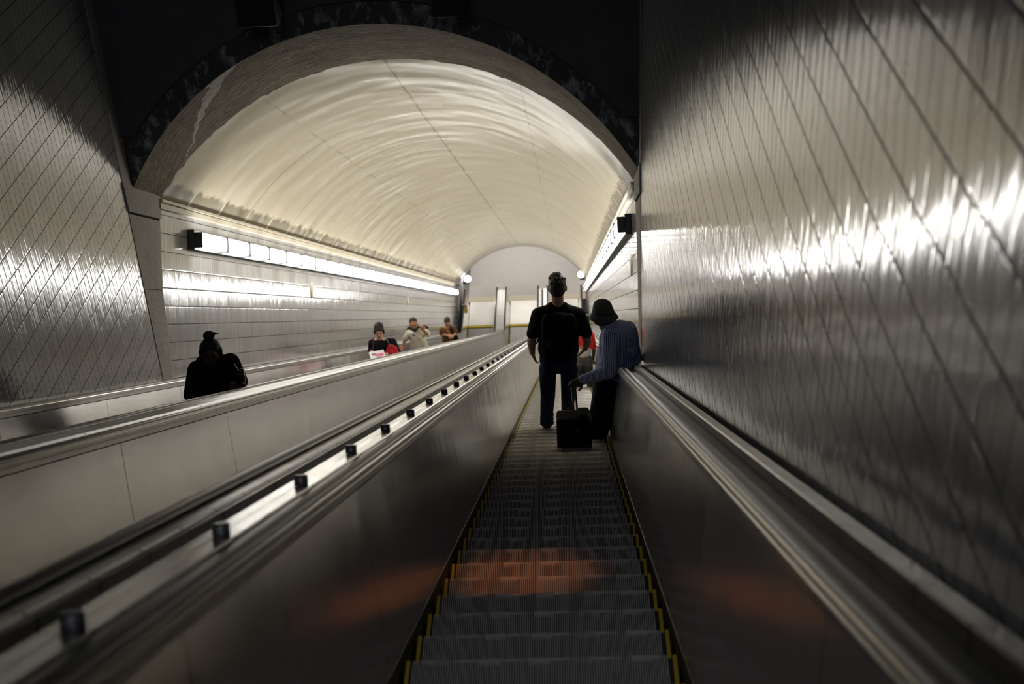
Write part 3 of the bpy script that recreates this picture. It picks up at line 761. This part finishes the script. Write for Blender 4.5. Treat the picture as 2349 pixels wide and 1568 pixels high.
# suitcase
YS = 11.68; cb = at(1320, 1034, YS); zc = tread_z(YS)
case = empty('suitcase', 'black wheeled suitcase with pull handle held by the man in the bucket hat', 'suitcase', Matrix.Translation((cb.x, YS, zc)))
CASEM = cloth('black_nylon', (.010, .010, .011), .004, .55)
part('shell', MB().box(-.170, .160, -.10, .11, .04, .44), CASEM, case, bevel=.03)
part('front_pocket', MB().box(-.14, .13, -.135, -.10, .07, .28), CASEM, case, bevel=.015)
part('top_flap', MB().box(.03, .14, -.08, .09, .43, .475), CASEM, case, bevel=.025)
for sx in (-.13, .12): part('wheel', MB().cyl((sx-.012, -.07, .035), .035, .024, 20, ax=0), RUBBER, case, True)
gl = grip-Vector((cb.x, YS, zc))
g0 = Vector((.0, .07, .42))
for sx in (-.006, .026):
    t = MB(); capsule(t, Vector((gl.x+.012+sx, .08, .41)), Vector((gl.x+sx, gl.y+.01, gl.z-.02)), .009, .009); part('handle_tube', t, plain('dark_tube', (.03, .03, .032), .3, .7), case, True)
t = MB(); capsule(t, Vector((gl.x-.03, gl.y+.01, gl.z-.015)), Vector((gl.x+.055, gl.y+.01, gl.z-.015)), .015, .015); part('handle_grip', t, RUBBER, case, True)
part('zip_pull', MB().box(.02, .028, -.112, -.104, .33, .37), TRIM, case)
part('name_tag', MB().box(.06, .13, -.140, -.135, .185, .195), plain('grey_tag', (.12, .12, .12), .5), case)

# --- someone in red farther down
Y = 21.3
J = lambda px, py, dy=0: at(px, py, Y+dy)
c0 = J(1340, 780); base = Vector((c0.x, Y, tread_z(Y)))
red = person('short person in a red top standing farther down, mostly hidden by the tall man', base)
hc = J(1343, 733, 0); B = basis((0, 1, -.1), UP); hp, L = head_prims(hc, B, .9)
sh = [J(1322, 768, 0), J(1355, 768, 0)]; el_ = [J(1316, 800, 0), J(1362, 800, 0)]; wr_ = [J(1318, 826, .12), J(1361, 824, .12)]
ft = [Vector((c0.x-.09, Y+.02, tread_z(Y+.02)+.09)), Vector((c0.x+.09, Y+.04, tread_z(Y+.04)+.09))]
hp_ = [J(1331, 832, 0), J(1349, 832, 0)]; kn = [hp_[i].lerp(ft[i], .5)+Vector((0, .03, 0)) for i in (0, 1)]
prm = hp+[('c', J(1341, 745), J(1340, 762), .045, .05), ('c', J(1339, 772), J(1339, 825), .11, .11, .7, (0, 1, 0))]
for i in (0, 1): prm += limb(sh[i], el_[i], wr_[i], .042, .035, .026)+limb(hp_[i], kn[i], ft[i], .07, .05, .038)+hand_prims(wr_[i], (0, .5, -1), (1-2*i and -1 or 1, 0, 0), .9, .5, 1 if i == 0 else -1)
wear('body', red, prm, skin('brown_skin', (.16, .09, .06)), .011, 3)
wear('top', red, [('c', J(1339, 771), J(1339, 790), .125, .13, .75, (0, 1, 0)), ('c', J(1327, 766), J(1351, 766), .07, .07)]+[('c', sh[i], sh[i].lerp(el_[i], .8), .062, .058) for i in (0, 1)], cloth('red_cotton', (.75, .035, .02)), .012, 4)
wear('white_hem', red, [('c', J(1339, 796), J(1339, 806), .128, .128, .75, (0, 1, 0))], cloth('white_cotton', (.7, .68, .64)), .012, 4)
wear('trousers', red, [('c', J(1334, 824), J(1346, 824), .10, .10, .8, (0, 1, 0))]+limb(hp_[0], kn[0], ft[0], .085, .068, .055)+limb(hp_[1], kn[1], ft[1], .085, .068, .055), cloth('grey_trouser', (.09, .09, .095)), .012, 4)
wear('hair', red, [('e', L(0, -.015, .04), .082*.9, .098*.9, .085*.9, B), ('e', L(0, -.05, -.01), .072*.9, .055*.9, .07*.9, B)], plain('black_hair', (.010, .009, .009), .5), .01, 2)
for q in ft: wear('shoe', red, shoe_prims(q, (0, 1, 0), .95), SHOE, .01, 2)

# --- people riding up the left escalator
def rider(label, Y, head, hk, fwd, neck, sh, el, wr, hands, hipx, hip_y, skin_m, up=UP, leg_r=1.0):
    """Shared skeleton of a person facing the camera: joints given where the photo shows them, feet on their step."""
    J = lambda p: at(p[0], p[1], Y+(p[2] if len(p) > 2 else 0))
    hips = [J((hipx-hip_y[1], hip_y[0])), J((hipx+hip_y[1], hip_y[0]))]
    mid = (hips[0]+hips[1])/2; zt = tread_z(Y)
    root = person(label, Vector((mid.x, Y, zt)))
    B = basis(fwd, up); hp, L = head_prims(J(head), B, hk)
    ft = [Vector((mid.x-.10, Y-.05, zt+.09)), Vector((mid.x+.10, Y-.02, zt+.09))]
    kn = [hips[i].lerp(ft[i], .5)+Vector((0, -.04, 0)) for i in (0, 1)]
    nk = (J(neck)); prm = hp+[('c', J(head)-B @ Vector((0, .01, .06))*hk, nk, .048*hk, .054*hk)]
    S_, E_, W_ = [J(p) for p in sh], [J(p) for p in el], [J(p) for p in wr]
    for i in (0, 1):
        prm += limb(S_[i], E_[i], W_[i], .046, .040, .028)+limb(hips[i], kn[i], ft[i], .07*leg_r, .052, .04)
        d, nr, cu = hands[i]; prm += hand_prims(W_[i], d, nr, .98, cu, -1 if i == 0 else 1)
    prm.append(('c', nk-Vector((0, 0, .07)), mid, .115, .12, .7, (0, 1, 0)))
    wear('body', root, prm, skin_m, .009, 3)
    for q in ft: wear('shoe', root, shoe_prims(q, (0, -1, 0), .98), SHOE, .011, 2)
    return root, J, L, B, S_, E_, W_, hips, kn, ft, nk, mid

Y = 10.75
DSK = skin('deep_brown_skin', (.075, .045, .034))
r, J, L, B, S_, E_, W_, hips, kn, ft, nk, mid = rider('woman in black with a hair bun leaning over the left escalator handrail', Y, (484, 811, -.02), 1.02, (.22, -1, .22), (490, 842, .02),
    [(452, 848, .02), (528, 832, -.02)], [(440, 905, .0), (550, 874, -.12)], [(470, 935, -.12), (530, 884, -.33)],
    [((.8, -.5, .1), (0, -.2, 1), .4), ((.75, -.35, -.28), (.2, -.3, 1), .55)], 490, (940, 22), DSK)
BLKC = cloth('black_wool', (.010, .010, .011))
W3 = J((529, 889, -.10))
wear('coat', r, [('c', J((466, 850)), J((520, 838)), .095, .10), ('c', J((489, 848)), J((488, 925)), .17, .18, .75, (0, 1, 0)), ('c', J((472, 855)), J((466, 925)), .13, .14, .9, (0, 1, 0)), ('c', J((506, 850)), J((510, 925)), .13, .14, .9, (0, 1, 0)),
    ('c', S_[0], E_[0], .082, .072), ('c', S_[1], E_[1], .085, .070), ('c', E_[0], W_[0], .072, .058), ('c', E_[1], E_[1].lerp(W_[1], .6), .068, .055), ('c', nk-Vector((0, 0, .02)), nk+Vector((0, 0, .02)), .075, .066)], BLKC, .011, 4)
wear('trousers', r, [('c', hips[0], hips[1], .12, .12, .9, (0, 1, 0))]+limb(hips[0], kn[0], ft[0], .10, .075, .06)+limb(hips[1], kn[1], ft[1], .10, .075, .06), BLKC, .013, 3)
BH = plain('black_hair_bun', (.008, .007, .007), .6, bump=.01)
hb = [('e', L(0, -.012, .050), .090, .094, .082, B), ('e', L(0, -.05, 0), .088, .06, .085, B), ('c', L(-.078, .01, .03), L(-.076, .0, -.02), .022, .018), ('c', L(.078, .01, .03), L(.076, .0, -.02), .022, .018)]
bun = J((479, 770, .02)); hb += [('e', bun, .050, .048, .044), ('c', bun, L(0, -.03, .10), .036, .04), ('c', bun+Vector((.03, 0, .02)), bun+Vector((.065, 0, .022)), .018, .010), ('c', bun+Vector((.065, 0, .022)), bun+Vector((.085, 0, .012)), .010, .006)]
wear('hair', r, hb, BH, .008, 2)
eyes(r, L, 1.0, EYEM)
t = MB(); ellipsoid(t, L(.072, .03, -.015)-r.matrix_world.translation, .006, .02, .012); part('spectacle_arm', t, TRIM, r, True)
bg = empty('handbag', 'small dark handbag hanging at the elbow of the woman with the hair bun', 'bag', Matrix.Translation(J((555, 868, -.30))))
wear('pouch', bg, [('c', J((552, 862, -.30)), J((553, 882, -.30)), .040, .036, .7, (0, 1, 0)), ('c', J((554, 850, -.28)), J((556, 866, -.28)), .022, .020)], plain('dark_patent_leather', (.018, .016, .014), .25), .008, 2)
t = MB(); capsule(t, J((536, 833, -.13))-bg.location, J((553, 858, -.32))-bg.location, .005, .005); part('chain_strap', t, TRIM, bg, True)
t = MB(); ellipsoid(t, J((557, 880, -.345))-bg.location, .010, .008, .016); part('clasp', t, plain('brass', (.7, .5, .2), .25, 1), bg, True)

# woman with the white book and red jacket
Y = 21.35
LSK = skin('light_tan_skin', (.52, .27, .17))
r, J, L, B, S_, E_, W_, hips, kn, ft, nk, mid = rider('woman in a black scoop-neck top looking down at a white box on the left escalator', Y, (869.5, 757, -.02), .98, (.03, -1, -.32), (871, 778, .03),
    [(853, 785, .02), (893, 782, .02)], [(851, 803, .02), (903, 803, .02)], [(853, 808, -.14), (888, 811, -.14)],
    [((.35, -.5, -.25), (-.6, -.1, .8), .5), ((-.7, -.5, -.05), (.5, -.1, .8), .5)], 872, (838, 13), LSK)
wear('top', r, [('c', J((871, 793)), J((872, 836)), .135, .145, .72, (0, 1, 0)), ('c', J((860, 790)), J((882, 789)), .075, .075, .8, (0, 1, 0)), ('c', S_[0]-Vector((0, 0, .005)), E_[0], .062, .050), ('c', S_[1]-Vector((0, 0, .005)), E_[1], .062, .052), ('c', E_[0], E_[0].lerp(W_[0], .45), .056, .046), ('c', E_[1], E_[1].lerp(W_[1], .5), .058, .048)], BLKC, .011, 4)
wear('trousers', r, [('c', hips[0], hips[1], .125, .125, .9, (0, 1, 0))]+limb(hips[0], kn[0], ft[0], .10, .075, .06)+limb(hips[1], kn[1], ft[1], .10, .075, .06), cloth('plum_trouser', (.05, .02, .05)), .013, 3)
wear('hair', r, [('e', L(0, -.030, .054), .083, .096, .078, B), ('c', L(-.074, .025, .03), L(-.076, .02, -.07), .022, .018), ('c', L(.074, .025, .03), L(.076, .02, -.07), .022, .018), ('c', L(-.058, .062, .06), L(-.012, .074, .095), .018, .016), ('c', L(.058, .062, .06), L(.012, .074, .095), .018, .016), ('e', L(0, -.06, -.02), .078, .05, .09, B)], plain('sleek_black_hair', (.010, .010, .011), .6, spec=.25), .009, 2)
eyes(r, L, .98, EYEM)
for sx in (-1, 1):
    t = MB(); a_ = nk+Vector((sx*.05, -.06, .02))-r.matrix_world.translation; capsule(t, a_, J((871+sx*3, 800, -.16))-r.matrix_world.translation, .006, .006); part('lanyard', t, BLK, r, True)
bx = J((866.5, 818, -.26)); bx_o = empty('flat_box', 'white flat box with a pink picture on its lid held by the woman in black', 'box', Matrix.Translation(bx) @ Matrix.Rotation(.30, 4, 'Z') @ Matrix.Rotation(math.radians(14), 4, 'X'))
part('tray', MB().box(-.125, .125, -.10, .12, -.03, .02), plain('white_card', (.78, .76, .74), .5), bx_o, bevel=.004)
part('lid', MB().box(-.128, .128, -.103, .123, .0, .028), plain('white_lid', (.80, .77, .76), .45), bx_o, bevel=.004)
t = MB(); t.add([(.035+.07*math.cos(a)*1.1, .01+.065*math.sin(a)*(.8+.2*math.sin(3*a)), .0286) for a in [2*math.pi*k/24 for k in range(24)]], [tuple(range(24))]); part('picture', t, plain('pink_print', (.75, .22, .30), .5, var=.5, scale=40), bx_o)
t = MB(); t.add([(-.055+.045*math.cos(a), .045+.035*math.sin(a), .0288) for a in [2*math.pi*k/16 for k in range(16)]], [tuple(range(16))]); part('picture', t, plain('grey_print', (.22, .18, .22), .5, var=.6, scale=60), bx_o)
jk = empty('folded_jacket', 'red jacket folded over the arm of the woman holding the white box', 'jacket', Matrix.Translation(J((900, 806, -.1))))
wear('folds', jk, [('c', J((896, 797, -.07)), J((910, 812, -.07)), .07, .06, .8, (0, 1, 0)), ('c', J((893, 802, -.09)), J((889, 822, -.09)), .055, .05), ('c', J((904, 800, -.08)), J((906, 826, -.08)), .06, .055), ('c', J((898, 806, -.10)), J((898, 826, -.10)), .07, .06)], cloth('red_cloth', (.45, .018, .025), .03), .010, 3)
bg = empty('shoulder_bag', 'black shoulder bag behind the woman holding the white box', 'bag', Matrix.Translation(J((908, 790, .08))))
wear('pouch', bg, [('c', J((901, 782, .08)), J((910, 818, .10)), .06, .11, .7, (0, 1, 0))], cloth('black_canvas', (.014, .014, .016)), .012, 3)
t = MB(); capsule(t, J((887, 777, -.07))-bg.location, J((896, 796, -.13))-bg.location, .010, .010); part('strap', t, cloth('grey_webbing', (.10, .095, .09)), bg, True)
t = MB(); capsule(t, J((856, 777, -.07))-bg.location, J((856, 803, -.14))-bg.location, .010, .010); part('strap', t, cloth('plum_webbing', (.09, .02, .07)), bg, True)

# man in beige
Y = 26.05
MSK = skin('warm_brown_skin', (.36, .17, .09))
r, J, L, B, S_, E_, W_, hips, kn, ft, nk, mid = rider('bearded man in a beige short-sleeved shirt with one hand on the left rail', Y, (949, 743, -.02), 1.05, (.12, -1, .02), (953, 757, .03),
    [(938, 763, .02), (976, 760, .02)], [(929, 779, .0), (982, 767, -.03)], [(925, 793, -.06), (971, 757, -.13)],
    [((-.55, -.5, -.45), (-.2, -.3, 1), .5), ((-.15, -.15, 1), (.3, -1, .1), 1.0)], 960, (826, 12), MSK, up=(-.15, 0, 1))
BEI = cloth('beige_cotton', (.56, .50, .39), .02)
wear('shirt', r, [('c', J((956, 770)), J((960, 803)), .15, .16, .75, (0, 1, 0)), ('c', J((948, 763)), J((962, 762)), .06, .06), ('c', J((962, 763)), J((973, 765)), .06, .065), ('c', J((948, 763)), J((940, 766)), .06, .065), ('c', J((966, 780)), J((974, 798)), .11, .10, .9, (0, 1, 0)), ('c', J((953, 780)), J((952, 806)), .11, .105, .9, (0, 1, 0)), ('c', S_[0], S_[0].lerp(E_[0], .72), .066, .070), ('c', S_[1], S_[1].lerp(E_[1], .75), .066, .068), ('c', J((947, 756, -.05)), J((954, 760, -.09)), .028, .02), ('c', J((962, 755, -.05)), J((955, 760, -.09)), .028, .02)], BEI, .012, 4)
wear('trousers', r, [('c', hips[0], hips[1], .14, .14, .9, (0, 1, 0)), ('c', J((958, 812)), J((966, 812)), .13, .13, .9, (0, 1, 0))]+limb(hips[0], kn[0], ft[0], .11, .085, .07)+limb(hips[1], kn[1], ft[1], .11, .085, .07), cloth('dark_trouser', (.03, .03, .032)), .013, 3)
wear('hair', r, [('e', L(0, -.025, .055), .084, .096, .082, B), ('e', L(0, -.05, 0), .078, .055, .07, B)], plain('dark_curly_hair', (.03, .022, .014), .7, bump=.03, scale=60), .010, 1)
wear('beard', r, [('e', L(0, .055, -.095), .056, .048, .045, B), ('c', L(-.066, .03, -.05), L(-.045, .06, -.085), .022, .024), ('c', L(.066, .03, -.05), L(.045, .06, -.085), .022, .024), ('c', L(-.028, .094, -.046), L(.028, .094, -.046), .009, .009)], plain('black_beard', (.012, .010, .008), .7), .008, 2)
eyes(r, L, 1.05, EYEM)
wear('sunglasses', r, [('c', J((946, 767, -.16)), J((951, 769, -.16)), .014, .014)], BLK, .008, 1)
bg = empty('backpack', 'dark backpack behind the bearded man in beige', 'bag', Matrix.Translation(J((957, 755, .20))))
wear('pack', bg, [('c', J((938, 754, .16)), J((945, 750, .12)), .05, .04), ('c', J((968, 746, .08)), J((978, 752, .12)), .035, .05), ('c', J((957, 762, .22)), J((958, 800, .22)), .15, .15, .7, (0, 1, 0))], cloth('charcoal_canvas', (.025, .026, .03)), .013, 3)

# person in brown
Y = 33.1
r, J, L, B, S_, E_, W_, hips, kn, ft, nk, mid = rider('person in a brown tee and dark cap looking down on the left escalator', Y, (1026, 737, -.04), 1.14, (.05, -1, -.70), (1027, 748, .03),
    [(1014, 756, .02), (1041, 754, .02)], [(1013, 766, .0), (1046, 763, -.02)], [(1028, 769, -.20), (1040, 769, -.20)],
    [((.75, -.4, 0), (-.2, -.2, 1), .7), ((-.7, -.4, -.1), (.2, -.2, 1), .7)], 1028, (808, 8), skin('light_brown_skin', (.45, .22, .13)))
BRN = cloth('brown_cotton', (.125, .058, .018))
wear('tee', r, [('c', J((1027, 762)), J((1028, 800)), .155, .15, .75, (0, 1, 0)), ('c', J((1020, 757)), J((1036, 756)), .085, .085, .9, (0, 1, 0)), ('c', S_[0], S_[0].lerp(E_[0], .8), .075, .07), ('c', S_[1], S_[1].lerp(E_[1], .8), .075, .07), ('c', nk-Vector((0, 0, .03)), nk, .07, .062)], BRN, .013, 4)
wear('trousers', r, [('c', hips[0], hips[1], .14, .14, .8, (0, 1, 0))]+limb(hips[0], kn[0], ft[0], .10, .08, .065)+limb(hips[1], kn[1], ft[1], .10, .08, .065), cloth('brown_trouser', (.09, .045, .02)), .014, 3)
wear('cap', r, [('e', L(0, -.012, .045), .086, .10, .088, B), ('e', L(0, -.05, -.02), .08, .06, .085, B)], plain('dark_cap_cloth', (.022, .023, .027), .8), .011, 2)
eyes(r, L, 1.0, EYEM)
t = MB(); q0 = nk+Vector((0, -.12, -.05))-r.matrix_world.translation; capsule(t, q0, J((1033, 768, -.22))-r.matrix_world.translation, .008, .008); part('lanyard', t, plain('tan_cord', (.4, .28, .16), .7), r, True)
bg = empty('shoulder_bag', 'black bag hanging beside the person in brown', 'bag', Matrix.Translation(J((1048, 785, .0))))
wear('pouch', bg, [('c', J((1045, 770, .02)), J((1049, 792, .02)), .05, .12, .6, (0, 1, 0))], cloth('black_bag_cloth', (.012, .013, .014)), .013, 3)
t = MB(); capsule(t, J((1033, 747, -.06))-bg.location, J((1043, 770, -.10))-bg.location, .02, .02); part('strap', t, BLK, bg, True)
